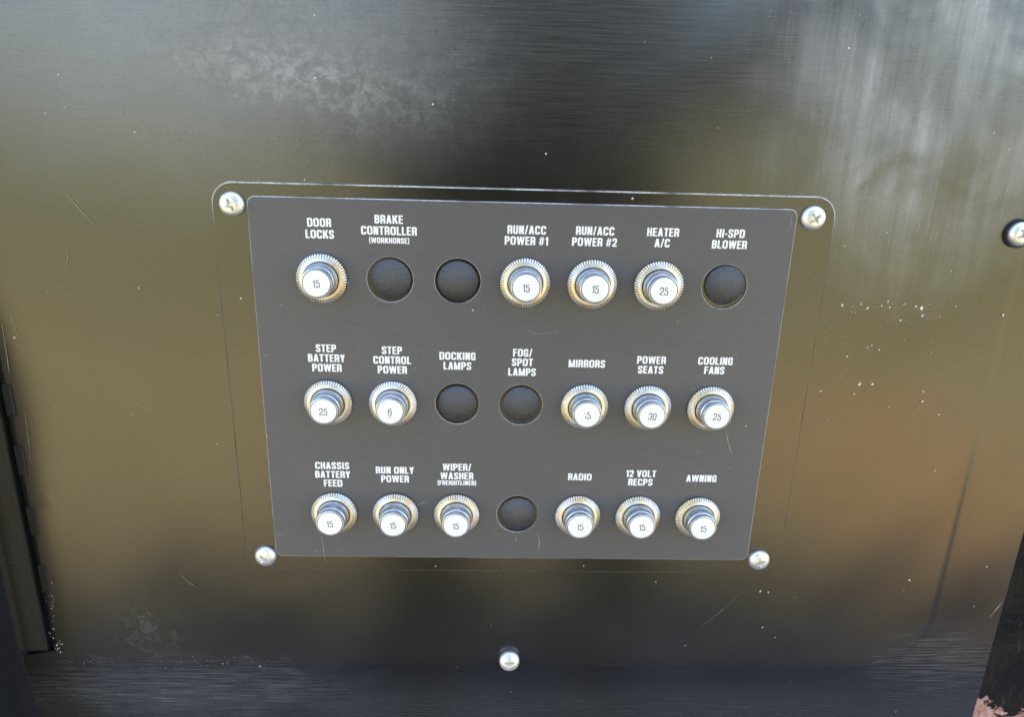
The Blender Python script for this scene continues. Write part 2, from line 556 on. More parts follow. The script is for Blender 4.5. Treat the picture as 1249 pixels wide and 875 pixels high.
def glyph(ch, t):
    """returns (advance width, list of strokes; a stroke is a list of quads), cap height 1"""
    a = t / 2
    w = {'I': t + 0.02, 'M': 0.68, 'W': 0.80, 'L': 0.42, 'E': 0.43, 'F': 0.42, 'T': 0.46, '/': 0.34, '(': 0.24, ')': 0.24,
         '#': 0.56, '1': 0.30, '-': 0.26, ' ': 0.20, 'A': 0.54, 'V': 0.52, 'Y': 0.50, 'K': 0.53, '2': 0.48, 'O': 0.55, 'D': 0.54, 'C': 0.52}.get(ch, 0.50)
    l, r, T, B, Mid = a, w - a, 1 - a * 0.9, a * 0.9, 0.52
    th = t * 0.86                                        # horizontals a little lighter
    S = []
    def box(x0, y0, x1, y1): S.append([[Vector((x0, y0)), Vector((x1, y0)), Vector((x1, y1)), Vector((x0, y1))]])
    def par(x0, y0, x1, y1, q=t * 1.04): S.append([[Vector((x0 - q / 2, y0)), Vector((x0 + q / 2, y0)), Vector((x1 + q / 2, y1)), Vector((x1 - q / 2, y1))]])
    def path(pts, rad=0.2, closed=False, q=t): S.append(strip(arc_corner(pts, rad, closed), q, closed))
    stem = lambda: box(0, 0, t, 1)
    if ch == 'A':
        par(l, 0, w / 2 - 0.015, 1); par(r, 0, w / 2 + 0.015, 1); box(0.13, 0.20, w - 0.13, 0.20 + th)
    elif ch == 'B':
        stem(); path([(l, T), (r - 0.02, T), (r - 0.02, Mid), (l, Mid)], 0.16); path([(l, Mid), (r, Mid), (r, B), (l, B)], 0.18)
    elif ch in 'CG':
        p = [(r, 0.66), (r, T), (l, T), (l, B), (r, B), (r, 0.34)]
        path(p, 0.22)
        if ch == 'G':
            box(w / 2 + 0.01, 0.42, w, 0.42 + th); box(w - t, 0, w, 0.40)
    elif ch == 'D':
        stem(); path([(l, T), (r, T), (r, B), (l, B)], 0.24)
    elif ch in 'EF':
        stem(); box(t * 0.8, 1 - th, w, 1); box(t * 0.8, Mid - th / 2, w - 0.03, Mid + th / 2)
        if ch == 'E': box(t * 0.8, 0, w, th)
    elif ch == 'H':
        stem(); box(w - t, 0, w, 1); box(t * 0.8, Mid - th / 2, w - t * 0.8, Mid + th / 2)
    elif ch == 'I':
        box(0.01, 0, 0.01 + t, 1)
    elif ch == 'K':
        stem(); par(t, 0.36, w - t * 0.55, 1, t * 1.15); par(w - t * 0.52, 0, t + 0.09, 0.56, t * 1.15)
    elif ch == 'L':
        stem(); box(t * 0.8, 0, w, th)
    elif ch == 'M':
        stem(); box(w - t, 0, w, 1); par(w / 2, 0, t * 0.62, 1, t * 0.85); par(w / 2, 0, w - t * 0.62, 1, t * 0.85)
    elif ch == 'N':
        stem(); box(w - t, 0, w, 1); par(w - t * 0.62, 0, t * 0.62, 1, t * 1.05)
    elif ch == 'O' or ch == '0':
        path([(l, B), (r, B), (r, T), (l, T)], 0.23, True)
    elif ch in 'PR':
        stem(); path([(l, T), (r, T), (r, Mid - 0.06), (l, Mid - 0.06)], 0.18)
        if ch == 'R': path([(w * 0.45, Mid - 0.06), (r - 0.005, Mid - 0.06), (r, 0)], 0.12)
    elif ch == 'S':
        path([(r, 0.68), (r, T), (l, T), (l, 0.58), (r, 0.43), (r, B), (l, B), (l, 0.32)], 0.2)
    elif ch == 'T':
        box(w / 2 - a, 0, w / 2 + a, 1); box(0, 1 - th, w, 1)
    elif ch == 'U':
        path([(l, 1), (l, B), (r, B), (r, 1)], 0.24)
    elif ch == 'V':
        par(w / 2 - 0.015, 0, l, 1); par(w / 2 + 0.015, 0, r, 1)
    elif ch == 'W':
        q = t * 0.92
        par(w * 0.27, 0, q / 2, 1, q); par(w * 0.27, 0, w / 2, 1, q); par(w * 0.73, 0, w / 2, 1, q); par(w * 0.73, 0, w - q / 2, 1, q)
    elif ch == 'Y':
        box(w / 2 - a, 0, w / 2 + a, 0.45); par(w / 2, 0.36, l, 1); par(w / 2, 0.36, r, 1)
    elif ch == '/':
        par(t * 0.4, -0.04, w - t * 0.4, 1.04, t * 0.8)
    elif ch == '(':
        path([(w, 1.08), (t * 0.55, 0.86), (t * 0.55, 0.10), (w, -0.12)], 0.3, q=t * 0.75)
    elif ch == ')':
        path([(0, 1.08), (w - t * 0.55, 0.86), (w - t * 0.55, 0.10), (0, -0.12)], 0.3, q=t * 0.75)
    elif ch == '#':
        q = t * 0.62
        par(0.13, 0, 0.23, 1, q); par(w - 0.23, 0, w - 0.13, 1, q); box(0, 0.27, w - 0.04, 0.27 + q); box(0.04, 0.62, w, 0.62 + q)
    elif ch == '1':
        box(w - t, 0, w, 1); par(0.02 + a * 0.5, 0.74, w - t * 0.7, 0.93, t * 0.9)
    elif ch == '2':
        path([(l, 0.66), (l, T), (r, T), (r, 0.52), (l, 0.14), (l, 0)], 0.2); box(0.02, 0, w, th)
    elif ch == '3':
        path([(l, 0.70), (l, T), (r, T), (r, Mid), (w * 0.4, Mid)], 0.2); path([(w * 0.4, Mid), (r, Mid), (r, B), (l, B), (l, 0.28)], 0.2)
    elif ch == '5':
        path([(l, 0.28), (l, B), (r, B), (r, 0.60), (l + 0.02, 0.60), (l + 0.05, T), (r, T)], 0.2 if t > 0.15 else 0.16)
    elif ch == '6':
        path([(r, 0.72), (r, T), (l, T), (l, 0.30)], 0.2); path([(l, B), (r, B), (r, 0.58), (l, 0.58)], 0.2, True)
    elif ch == '-':
        box(0.02, 0.34, w - 0.02, 0.34 + th)
    return w, S


def text_mesh(name, lines, t=0.19, xs=1.17, gap=0.08, z=0.03, underline=False):
    """lines: (string, baseline-centre u, v of the middle, cap height); one flat printed layer, every stroke on its own micro level"""
    vs, fs = [], []
    lvl = 0
    for s, cu_, cv, h in lines:
        gl = [glyph(c, t) for c in s]
        W = sum(g[0] for g in gl) + gap * (len(s) - 1)
        x = -W / 2
        for w, strokes in gl:
            for st in strokes:
                zz = z + 0.004 * (lvl % 6)
                lvl += 1
                for quad in st:
                    b = len(vs)
                    for q in quad:
                        vs.append((cu_ + (x + q.x) * h * xs, cv + (q.y - 0.5) * h, zz))
                    fs.append((b, b + 1, b + 2, b + 3))
            x += w + gap
        if underline:
            b = len(vs)
            for qx, qy in ((-0.22, -0.78), (0.22, -0.78), (0.22, -0.70), (-0.22, -0.70)):
                vs.append((cu_ + qx * h, cv + qy * h, z))
            fs.append((b, b + 1, b + 2, b + 3))
    return mesh_from(name, vs, fs)


# ------------------------------------------------------------------ the moulded black tray (back wall, raised border, floor fillet)
U0, U1, VTOP = -176.3, 191.6, 200.0
FIL_V = -150.0                               # below this the sheet falls back a few degrees
FALL = R(4)
FLOOR_S = 262.0
PAN_R, PAN_B, PAN_RAD = 164.5, -156.0, 26.0  # border of the shallow recessed field


def profile(s):
    """arc length measured downward from v=0 -> (v, n, tilt)"""
    th_ = -np.clip((s + FIL_V) / 12.0, 0, 1) * FALL
    n = -np.where(s > -FIL_V, np.clip(s + FIL_V, 0, 12) ** 2 / 24.0 * math.tan(FALL) + np.maximum(0, s + FIL_V - 12) * math.tan(FALL), 0)
    v = -s * np.ones_like(n)
    return v, n, th_


def tray():
    us = np.unique(np.concatenate([np.arange(U0, 150, 1.6), np.arange(150, U1, 0.45), [U1]]))
    ss = np.unique(np.concatenate([np.arange(-VTOP, 120, 1.8), np.arange(120, 175, 0.55), np.arange(175, FLOOR_S, 2.0)]))
    UU, SS = np.meshgrid(us, ss)
    v, n, th_ = profile(SS)
    # raised border outside the recessed field
    dx = UU - (PAN_R - PAN_RAD)
    dy = (SS + PAN_B + PAN_RAD)
    d = np.where((dx > 0) & (dy > 0), np.hypot(np.maximum(dx, 0), np.maximum(dy, 0)), np.maximum(dx, dy)) - PAN_RAD
    st = np.clip((d + 1.4) / 2.8, 0, 1)
    st = st * st * (3 - 2 * st)
    rise = -0.19 * st * np.clip(1.0 - (-SS - 0) * 0, 0, 1) * np.clip((200 + v) / 70, 0.25, 1)
    rise = rise - 0.03 * np.clip(dx - PAN_RAD, 0, 40)
    # gentle unevenness of a vacuum formed sheet
    wob = 0.16 * np.sin(UU * 0.031 + 1.3) * np.sin(v * 0.027 + 0.4) + 0.10 * np.sin(UU * 0.07 + v * 0.045) \
        + 0.06 * np.sin(UU * 0.12 - v * 0.09 + 2.0)
    inside = np.clip((np.maximum(np.abs(UU) - 104, np.maximum(v - 34, -116 - v))) / 25, 0, 1)
    rise = rise + wob * inside
    # faint round dents
    for cu_, cv, rad, dep in ((-168.6, -9.5, 4.0, 0.06), (-167.7, -83.8, 3.0, -0.06)):
        q = np.clip(1 - ((UU - cu_) ** 2 + (v - cv) ** 2) / rad ** 2, 0, 1)
        rise = rise - dep * q * q * (3 - 2 * q)
    nv, nn = np.sin(th_), np.cos(th_)
    V = v + rise * nv
    N = n + rise * nn
    # right edge trimmed square to the outline
    persp = (CAM_POS[2] - np.minimum(N, 60)) / CAM_POS[2]
    frac = np.clip((UU - 150) / (U1 - 150), 0, 1)
    edge = CAM_POS[0] + (U1 - CAM_POS[0]) * persp
    UF = np.where(UU > 150, 150 + frac * (np.maximum(edge, 165) - 150), UU)
    low = np.clip((-149.0 - v) / 3.0, 0, 1)
    UF = np.where(UU < -150, -150 + (UU + 150) * (1 + low * (191.5 - 150 - 26.3) / 26.3), UF)
    H, Wd = UU.shape
    co = np.stack([UF, V, N], -1).reshape(-1, 3) * MM
    me = bpy.data.meshes.new('moulded_tray')
    idx = np.arange(H * Wd).reshape(H, Wd)
    q = np.stack([idx[:-1, :-1], idx[1:, :-1], idx[1:, 1:], idx[:-1, 1:]], -1).reshape(-1, 4)
    me.from_pydata(co.tolist(), [], q.tolist())
    me.polygons.foreach_set('use_smooth', [True] * len(me.polygons))
    me.update()
    return me


tray_root = thing('moulded_tray', 'large black moulded plastic panel with wipe streaks, filling the picture behind the breaker plate', 'panel', 0, 0)
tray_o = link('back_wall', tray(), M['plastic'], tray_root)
sol = tray_o.modifiers.new('thickness', 'SOLIDIFY')
sol.thickness = 0.003
sol.offset = -1.0
sol.use_even_offset = True

# moulded clip tabs along the left seam
def tab_mesh():
    bm = bmesh.new()
    prof = [(-1.6, -0.6), (-1.6, 0.55), (0.9, 0.75), (1.5, 0.45), (1.7, -0.6)]
    rows = []
    for y, sc in ((-5.6, 0.85), (-5.2, 1.0), (5.2, 1.0), (5.6, 0.85)):
        rows.append([bm.verts.new((x * MM, y * MM, z * sc * MM)) for x, z in prof])
    for i in range(3):
        for k in range(len(prof) - 1):
            bm.faces.new((rows[i][k], rows[i][k + 1], rows[i + 1][k + 1], rows[i + 1][k]))
    bm.faces.new(rows[0]); bm.faces.new(rows[-1])
    bmesh.ops.recalc_face_normals(bm, faces=bm.faces)
    me = bpy.data.meshes.new('clip_tab')
    bm.to_mesh(me); bm.free()
    return me
tm = tab_mesh()
for cv in (-45.0, -68.0, -92.0, -116.0):
    o = link('clip_tab', tm, M['matte'], tray_root)
    o.location = (-174.6 * MM, cv * MM, -0.35 * MM)


# chips and scratches on the black sheet
rnd = random.Random(7)


def fleck_polys(vs, fs, u, v, rad, n=0.0, ang=None, stretch=1.0):
    k = rnd.randint(6, 8)
    b = len(vs)
    ang = rnd.uniform(0, math.pi) if ang is None else ang
    c, s = math.cos(ang), math.sin(ang)
    ring = []
    for i in range(k):
        q = 2 * math.pi * i / k
        r_ = rad * rnd.uniform(0.6, 1.15)
        x, y = r_ * math.cos(q) * stretch, r_ * math.sin(q)
        ring.append((u + x * c - y * s, v + x * s + y * c))
    for x, y in ring: vs.append((x, y, n))
    for x, y in ring: vs.append((u + (x - u) * 0.6, v + (y - v) * 0.6, n + rad * 0.35))
    for i in range(k):
        j = (i + 1) % k
        fs.append((b + i, b + j, b + k + j, b + k + i))
    fs.append(tuple(b + k + i for i in range(k)))


vs, fs = [], []
CH = [(1027, 372, .75), (1050, 371, .5), (1058, 376, .8), (1075, 373, .5), (1083, 368, .5), (1085, 375, .4), (1104, 371, .4), (1117, 374, .6),
      (1124, 376, 1.1), (1125, 385, .7), (1098, 391, .6), (1146, 386, .4), (1063, 421, .4), (1058, 424, .4), (1072, 427, .4), (1033, 435, .6),
      (1048, 469, .8), (1064, 469, .9), (1042, 481, .5), (1001, 477, .5), (1126, 478, .6), (1125, 490, .7), (1084, 496, .6), (1145, 506, .5),
      (1223, 385, .7), (1109, 708, .6), (927, 722, .6), (937, 723, .6), (1030, 300, .4), (504, 240, .5), (1136, 430, .3), (1160, 331, .4)]
for x in range(26):
    CH.append((rnd.uniform(1020, 1150), rnd.gauss(376, 8), rnd.uniform(.12, .3)))
for x in range(14):
    CH.append((rnd.uniform(985, 1160), rnd.uniform(410, 510), rnd.uniform(.1, .28)))


def pix_to_plane(x, y, n=0.0):
    f = CAM_F * 1249
    d = m_plane @ Vector(((x - 624.5) / f, -(y - 437.5) / f, -1))
    k = (n - CAM_POS[2]) / d.z
    return CAM_POS[0] + d.x * k, CAM_POS[1] + d.y * k


for x in range(14):
    CH.append((70 + rnd.gauss(0, 3), 788 + rnd.gauss(0, 6), rnd.uniform(.2, .6)))
for x in range(30):
    CH.append((rnd.uniform(52, 66), rnd.uniform(700, 780), rnd.uniform(.12, .3)))
for x in range(50):
    CH.append((rnd.uniform(85, 330), rnd.gauss(808, 5), rnd.uniform(.08, .2)))
CHIPS = [(*pix_to_plane(x, y), r_) for x, y, r_ in CH]
for u, v, r_ in CHIPS:
    fleck_polys(vs, fs, u, v, r_ * 0.55, 0.10, R(80) + rnd.uniform(-.4, .4), rnd.uniform(1.0, 1.7))
link('chip_marks', mesh_from('chip_marks', vs, fs), M['fleck'], tray_root, 'clusters of small white chips in the black plastic right of the breaker plate')['kind'] = 'stuff'


def scratch_mesh(name, lines, width=0.16):
    vs, fs = [], []
    for pts, wd, n in lines:
        P = arc_corner(pts, 3.0, False, 6)
        N = len(P)
        for i, p in enumerate(P):
            d = (P[min(i + 1, N - 1)] - P[max(i - 1, 0)]).normalized()
            nn = Vector((-d.y, d.x)) * wd * (0.25 + 0.75 * math.sin(math.pi * (i + 0.4) / N)) * rnd.uniform(0.6, 1.1) / 2
            vs += [(p.x + nn.x, p.y + nn.y, n), (p.x - nn.x, p.y - nn.y, n)]
            if i:
                b = len(vs) - 4
                fs.append((b, b + 1, b + 3, b + 2))
    return mesh_from(name, vs, fs)


def pl(*pts):
    return [pix_to_plane(*p) for p in pts]


SC = [(pl((78, 232), (95, 252), (118, 276)), .15, .3), (pl((13, 385), (20, 402), (23, 412)), .12, .3),
      (pl((80, 300), (84, 312), (80, 325)), .16, .3), (pl((3, 395), (10, 440), (12, 455)), .2, .3),
      (pl((1204, 750), (1212, 740), (1219, 732)), .35, 1.75), (pl((160, 485), (176, 496), (188, 502)), .15, .3),
      (pl((220, 700), (232, 712), (242, 716)), .2, .3), (pl((1020, 250), (1060, 240), (1090, 236)), .14, .3),
      (pl((30, 500), (36, 540), (38, 565)), .1, .3), (pl((850, 770), (880, 745), (905, 722)), .07, .3)]
link('scratch_marks', scratch_mesh('scratch_marks', SC), M['scratch'], tray_root)['kind'] = 'stuff'

# ------------------------------------------------------------------ left side panel of the bay, beyond the seam
def side_panel():
    vs, fs = [], []
    # (u, height above the tray surface): lip under the seam, a narrow flat, a fillet, then the wall
    prof = [(-170.0, -6.0), (-178.6, -6.0), (-178.9, -0.6), (-179.5, 0.0), (-187, 0.1), (-188.6, 0.3), (-189.2, 1.2), (-189.6, 11), (-190.5, 30), (-192, 80), (-195, 150), (-197, 153), (-200, 150), (-196, 10), (-190, -10), (-170, -10)]
    ss = list(np.arange(-200, 125, 12.0)) + list(np.arange(125, 145, 4.0)) + list(np.arange(146, 156, 0.7)) + list(np.arange(156, 200, 4.0)) + list(np.arange(204, 262, 12.0))
    for q in ss:
        v, n, th_ = [float(x) for x in profile(np.array(q))]
        for u, h in prof:
            if v < -149 and -188.2 < u < -178 and h > -1: h -= min(6.0, (-149 - v) * 1.2)
            tp = min(1.0, max(0.0, (v + 60) / 110))
            tp = 1.0 - 0.85 * tp * tp * (3 - 2 * tp)
            hh = h if h < 6 else min(h, max(6.0, 34 * tp - n) * h / 153 + 6)
            k = math.cos(th_) if h < 6 else 1.0
            kv = math.sin(th_) if h < 6 else 0.0
            vs.append((u, v + min(h, 6) * math.sin(th_), n + (h * math.cos(th_) if h < 6 else 6 * math.cos(th_) + hh - 6)))
    K = len(prof)
    for i in range(len(ss) - 1):
        for k in range(K):
            k2 = (k + 1) % K
            fs.append((i * K + k, (i + 1) * K + k, (i + 1) * K + k2, i * K + k2))
    fs.append(tuple(range(K))); fs.append(tuple((len(ss) - 1) * K + k for k in reversed(range(K))))
    me = mesh_from('side_panel', vs, fs)
    bm = bmesh.new(); bm.from_mesh(me)
    bmesh.ops.recalc_face_normals(bm, faces=bm.faces)
    bm.to_mesh(me); bm.free()
    shade(me, 50)
    return me


so = link('side_panel', side_panel(), M['matte'])
place(so, 0, 0, 0)
tag(so, 'dusty black side panel beyond the dark seam at the lower left edge', 'panel')

# dark steel behind the right edge
def rail_mesh():
    bm = bmesh.new()
    n0 = -26
    g = 30
    grid = {}
    for i in range(g + 1):
        for j in range(g + 1):
            u = 150 + 190 * i / g
            v = -330 + 400 * j / g
            z = n0 - 2.5 * math.sin(u * 0.06 + v * 0.03) - 1.2 * math.sin(u * 0.11 - v * 0.17) + (12 if v < -236 else 0)
            grid[i, j] = bm.verts.new((u * MM, v * MM, z * MM))
    for i in range(g):
        for j in range(g):
            f = bm.faces.new((grid[i, j], grid[i + 1, j], grid[i + 1, j + 1], grid[i, j + 1]))
            f.smooth = True
    geo = bmesh.ops.extrude_face_region(bm, geom=list(bm.faces))
    for v in [q for q in geo['geom'] if isinstance(q, bmesh.types.BMVert)]:
        v.co.z -= 6 * MM
    bmesh.ops.recalc_face_normals(bm, faces=bm.faces)
    me = bpy.data.meshes.new('frame_rail')
    bm.to_mesh(me); bm.free()
    return me


ro = link('frame_rail', rail_mesh(), M['rail'])
place(ro, 0, 0, 0)
tag(ro, 'black painted steel with pinkish rust, glimpsed past the lower right edge of the panel', 'frame rail')

# ------------------------------------------------------------------ breaker panel: backing plate, grey face plate, lettering
PITCH = 22.0
ROWS = (0.0, -43.2, -86.0)
HOLES = [(0, 1), (0, 2), (0, 6), (1, 2), (1, 3), (2, 3)]
HOLE_D = 14.9


def grid_uv(i, j):
    return (j - 3) * PITCH, ROWS[i]


BT, FT = 0.75, 1.6        # backing plate top, face plate top (mm above the tray)
bp = thing('breaker_panel', 'grey label plate with white lettering on a black backing plate, screwed to the black panel', 'breaker panel', 0, 0)
link('backing_plate', plate_mesh('backing_plate', [rrect(-99.6, 99.9, -111.0, 30.0, 7.0)], -0.4, BT, 0.45, M['plate'], M['worn']), None, bp)
loops = [rrect(-88.3, 87.0, -104.6, 25.8, 2.6)] + [circle(*grid_uv(i, j), HOLE_D / 2) for i, j in HOLES]
face = link('face_plate', plate_mesh('face_plate', loops, BT - 0.15, FT, 0.22, M['face'], M['face_worn_lit']), None, bp)

TXT = {
    (0, 0): [('DOOR', 18.0), ('LOCKS', 14.3)],
    (0, 1): [('BRAKE', 19.5), ('CONTROLLER', 15.9), ('(WORKHORSE)', 12.75)],
    (0, 3): [('RUN/ACC', 17.2), ('POWER #1', 13.7)],
    (0, 4): [('RUN/ACC', 17.4), ('POWER #2', 13.8)],
    (0, 5): [('HEATER', 17.5), ('A/C', 14.0)],
    (0, 6): [('HI-SPD', 17.6), ('BLOWER', 14.0)],
    (1, 0): [('STEP', -23.9), ('BATTERY', -27.35), ('POWER', -30.8)],
    (1, 1): [('STEP', -24.2), ('CONTROL', -27.65), ('POWER', -31.1)],
    (1, 2): [('DOCKING', -25.8), ('LAMPS', -29.3)],
    (1, 3): [('FOG/', -24.2), ('SPOT', -27.6), ('LAMPS', -31.1)],
    (1, 4): [('MIRRORS', -27.7)],
    (1, 5): [('POWER', -26.0), ('SEATS', -29.5)],
    (1, 6): [('COOLING', -25.9), ('FANS', -29.3)],
    (2, 0): [('CHASSIS', -67.4), ('BATTERY', -70.85), ('FEED', -74.3)],
    (2, 1): [('RUN ONLY', -68.9), ('POWER', -72.3)],
    (2, 2): [('WIPER/', -67.4), ('WASHER', -70.85), ('(FREIGHTLINER)', -73.6)],
    (2, 4): [('RADIO', -70.6)],
    (2, 5): [('12 VOLT', -69.0), ('RECPS', -72.4)],
    (2, 6): [('AWNING', -70.6)],
}
for (i, j), lines in TXT.items():
    u, v = grid_uv(i, j)
    big = [(s, u, y, 2.72) for s, y in lines if s[0] != '(']
    small = [(s, u, y, 1.8) for s, y in lines if s[0] == '(']
    me = text_mesh('legend', big + small, z=FT + 0.03)
    lo = link('legend', me, M['print'], face, 'white lettering ' + ' '.join(s for s, _ in lines))
# scratches on the face plate
SF = [(pl((884, 522), (886, 535), (890, 552)), .28, FT + .02), (pl((393, 652), (396, 668), (398, 683)), .22, FT + .02),
      (pl((656, 648), (658, 660), (655, 672)), .25, FT + .02), (pl((628, 650), (630, 656), (626, 660)), .2, FT + .02),
      (pl((322, 430), (326, 432), (330, 431)), .2, FT + .02), (pl((962, 262), (963, 272), (958, 282)), .2, FT + .02),
      (pl((887, 540), (889, 546), (891, 551)), .2, FT + .03), (pl((510, 615), (516, 611), (520, 608)), .2, FT + .02),
      (pl((640, 401), (655, 407), (680, 402)), .14, FT + .02), (pl((340, 648), (346, 650), (352, 650)), .2, FT + .02)]
link('scratch_marks', scratch_mesh('face_scratches', SF), M['scratch'], face)['kind'] = 'stuff'


# ------------------------------------------------------------------ push-button breakers
def nut_mesh():
    teeth, sub = 56, 4
    seg = teeth * sub
    prof = [  # (valley radius, peak radius, valley height, peak height)
        (6.9, 6.9, 0.0, 0.0), (6.9, 6.9, 0.42, 0.42), (7.6, 8.15, 0.45, 0.5), (7.6, 8.15, 0.55, 1.2), (6.85, 7.15, 1.35, 1.9), (6.8, 6.8, 2.05, 2.05), (6.3, 6.3, 2.18, 2.18), (5.95, 5.95, 2.22, 2.22), (5.82, 5.82, 2.1, 2.1), (5.8, 5.8, 0.6, 0.6)]
    vs, fs = [], []
    wave = (0.0, 0.9, 1.0, 0.9)
    for rv, rp, zv, zp in prof:
        for k in range(seg):
            a = 2 * math.pi * k / seg
            w_ = wave[k % sub]
            r_ = rv + (rp - rv) * w_
            vs.append((r_ * math.cos(a), r_ * math.sin(a), zv + (zp - zv) * w_))
    for i in range(len(prof) - 1):
        for k in range(seg):
            k2 = (k + 1) % seg
            fs.append((i * seg + k, i * seg + k2, (i + 1) * seg + k2, (i + 1) * seg + k))
    me = mesh_from('nut', vs, fs)
    shade(me, 28)
    return me


def ring_prof(*pts):
    return list(pts)


NUT = nut_mesh()
BARREL = lathe('barrel', [(5.55, 0.2), (5.55, 2.6), (5.48, 4.2), (5.36, 5.6), (5.22, 6.5), (5.02, 6.75), (4.9, 6.8), (4.9, 6.95), (5.0, 7.02),
                          (4.98, 8.0), (4.86, 8.28), (4.6, 8.36), (4.48, 8.2), (4.44, 7.3)], 72, 32, False)
BUTTON = lathe('button', [(4.30, 7.3), (4.30, 8.3), (4.22, 8.55), (4.0, 8.68), (3.5, 8.71), (1.5, 8.73), (0.02, 8.73)], 64, 40)
BUTTON_TOP = 8.73
digits = {}
for s in ('15', '25', '6', '30'):
    digits[s] = text_mesh('rating_number', [(s, 0, 0, 2.45)], t=0.115, xs=1.02, gap=0.10, z=BUTTON_TOP + 0.02, underline=(s == '6'))
# the number on the mirrors breaker is half rubbed off
worn = digits['15'].copy()
bmw = bmesh.new(); bmw.from_mesh(worn)
for f in bmw.faces:
    ys = [v_.co.y for v_ in f.verts]
    if f.calc_center_median().x < 0 and max(ys) - min(ys) > 2.0 * MM:      # the stem of the 1 is rubbed away but for its foot
        for v_ in f.verts:
            if v_.co.y > 0: v_.co.y = -0.25 * MM
bmw.to_mesh(worn); bmw.free()

BREAKERS = [(0, 0, '15', 'DOOR LOCKS'), (0, 3, '15', 'RUN/ACC POWER #1'), (0, 4, '15', 'RUN/ACC POWER #2'), (0, 5, '25', 'HEATER A/C'),
            (1, 0, '25', 'STEP BATTERY POWER'), (1, 1, '6', 'STEP CONTROL POWER'), (1, 4, '15', 'MIRRORS'), (1, 5, '30', 'POWER SEATS'), (1, 6, '25', 'COOLING FANS'),
            (2, 0, '15', 'CHASSIS BATTERY FEED'), (2, 1, '15', 'RUN ONLY POWER'), (2, 2, '15', 'WIPER/WASHER'), (2, 4, '15', 'RADIO'), (2, 5, '15', '12 VOLT RECPS'), (2, 6, '15', 'AWNING')]
rb = random.Random(3)
SPIN = {(0, 0): 2, (0, 3): 0, (0, 4): -2, (0, 5): -6, (1, 0): -4, (1, 1): 0, (1, 4): 4, (1, 5): -9, (1, 6): -6, (2, 0): 2, (2, 1): 10, (2, 2): 4, (2, 4): 4, (2, 5): 4, (2, 6): 0}
first = None
for i, j, num, leg in BREAKERS:
    u, v = grid_uv(i, j)
    worn_here = leg == 'MIRRORS'
    label = 'silver push-button breaker, white cap marked %s, under the lettering %s' % (num, leg)
    if worn_here:
        label = 'silver push-button breaker with a half rubbed-off 15 under the lettering MIRRORS'
    if first is None:
        t = thing('circuit_breaker', label, 'circuit breaker', u, v, FT, 0.0, 'push-button breakers with knurled nuts')
        nut = link('nut', NUT, M['nut'], t)
        bar = link('barrel', BARREL, M['barrel'], t)
        btn = link('button', BUTTON, M['button'], t)
        dig = link('rating_number', digits[num], M['ink'], btn)
        first = (t, nut, bar, btn, dig)
    else:
        t = first[0].copy(); COL.objects.link(t)
        nut = first[1].copy(); COL.objects.link(nut); nut.parent = t
        bar = first[2].copy(); COL.objects.link(bar); bar.parent = t
        btn = first[3].copy(); COL.objects.link(btn); btn.parent = t
        dig = first[4].copy(); COL.objects.link(dig); dig.parent = btn
        dig.data = worn if worn_here else digits[num]
        if M['ink'].name not in dig.data.materials: dig.data.materials.append(M['ink'])
        t['label'] = label
        place(t, u, v, FT, rb.uniform(-0.06, 0.06), rb.uniform(-0.025, 0.025))
    nut.rotation_euler = (0, 0, rb.uniform(0, 6.28))
    bar.rotation_euler = (0, 0, rb.uniform(0, 6.28))
    btn.rotation_euler = (0, 0, R(SPIN[i, j]))

# ------------------------------------------------------------------ blanking plugs in the empty holes
PLUG = lathe('hole_plug', [(6.62, -0.6), (6.62, 0.55), (6.5, 0.85), (6.25, 1.05), (5.7, 1.52), (5.0, 2.0), (4.0, 2.5), (3.0, 2.86), (2.0, 3.1), (1.0, 3.24), (0.05, 3.27)], 72, 55)
PLUG_LABELS = {(0, 1): ('round black blanking plug under the lettering BRAKE CONTROLLER (WORKHORSE)', 0.1, 0.25),
               (0, 2): ('round black blanking plug without lettering in the top row, right of BRAKE CONTROLLER', 0.0, 0.05),
               (0, 6): ('round black blanking plug under the lettering HI-SPD BLOWER, set off-centre in its hole', 0.15, 0.45),
               (1, 2): ('round black blanking plug under the lettering DOCKING LAMPS', 0.0, 0.0),
               (1, 3): ('round black blanking plug under the lettering FOG/SPOT LAMPS', 0.05, 0.0),
               (2, 3): ('round black blanking plug without lettering in the bottom row, left of RADIO', 0.15, -0.1)}
pf = None
for (i, j), (label, du, dv) in PLUG_LABELS.items():
    u, v = grid_uv(i, j)
    if pf is None:
        pf = o = link('hole_plug', PLUG, M['plug'])
    else:
        o = pf.copy(); COL.objects.link(o)
    tag(o, label, 'blanking plug', 'round black blanking plugs in the grey plate')
    place(o, u + du, v + dv, BT, rb.uniform(0, 6.28))


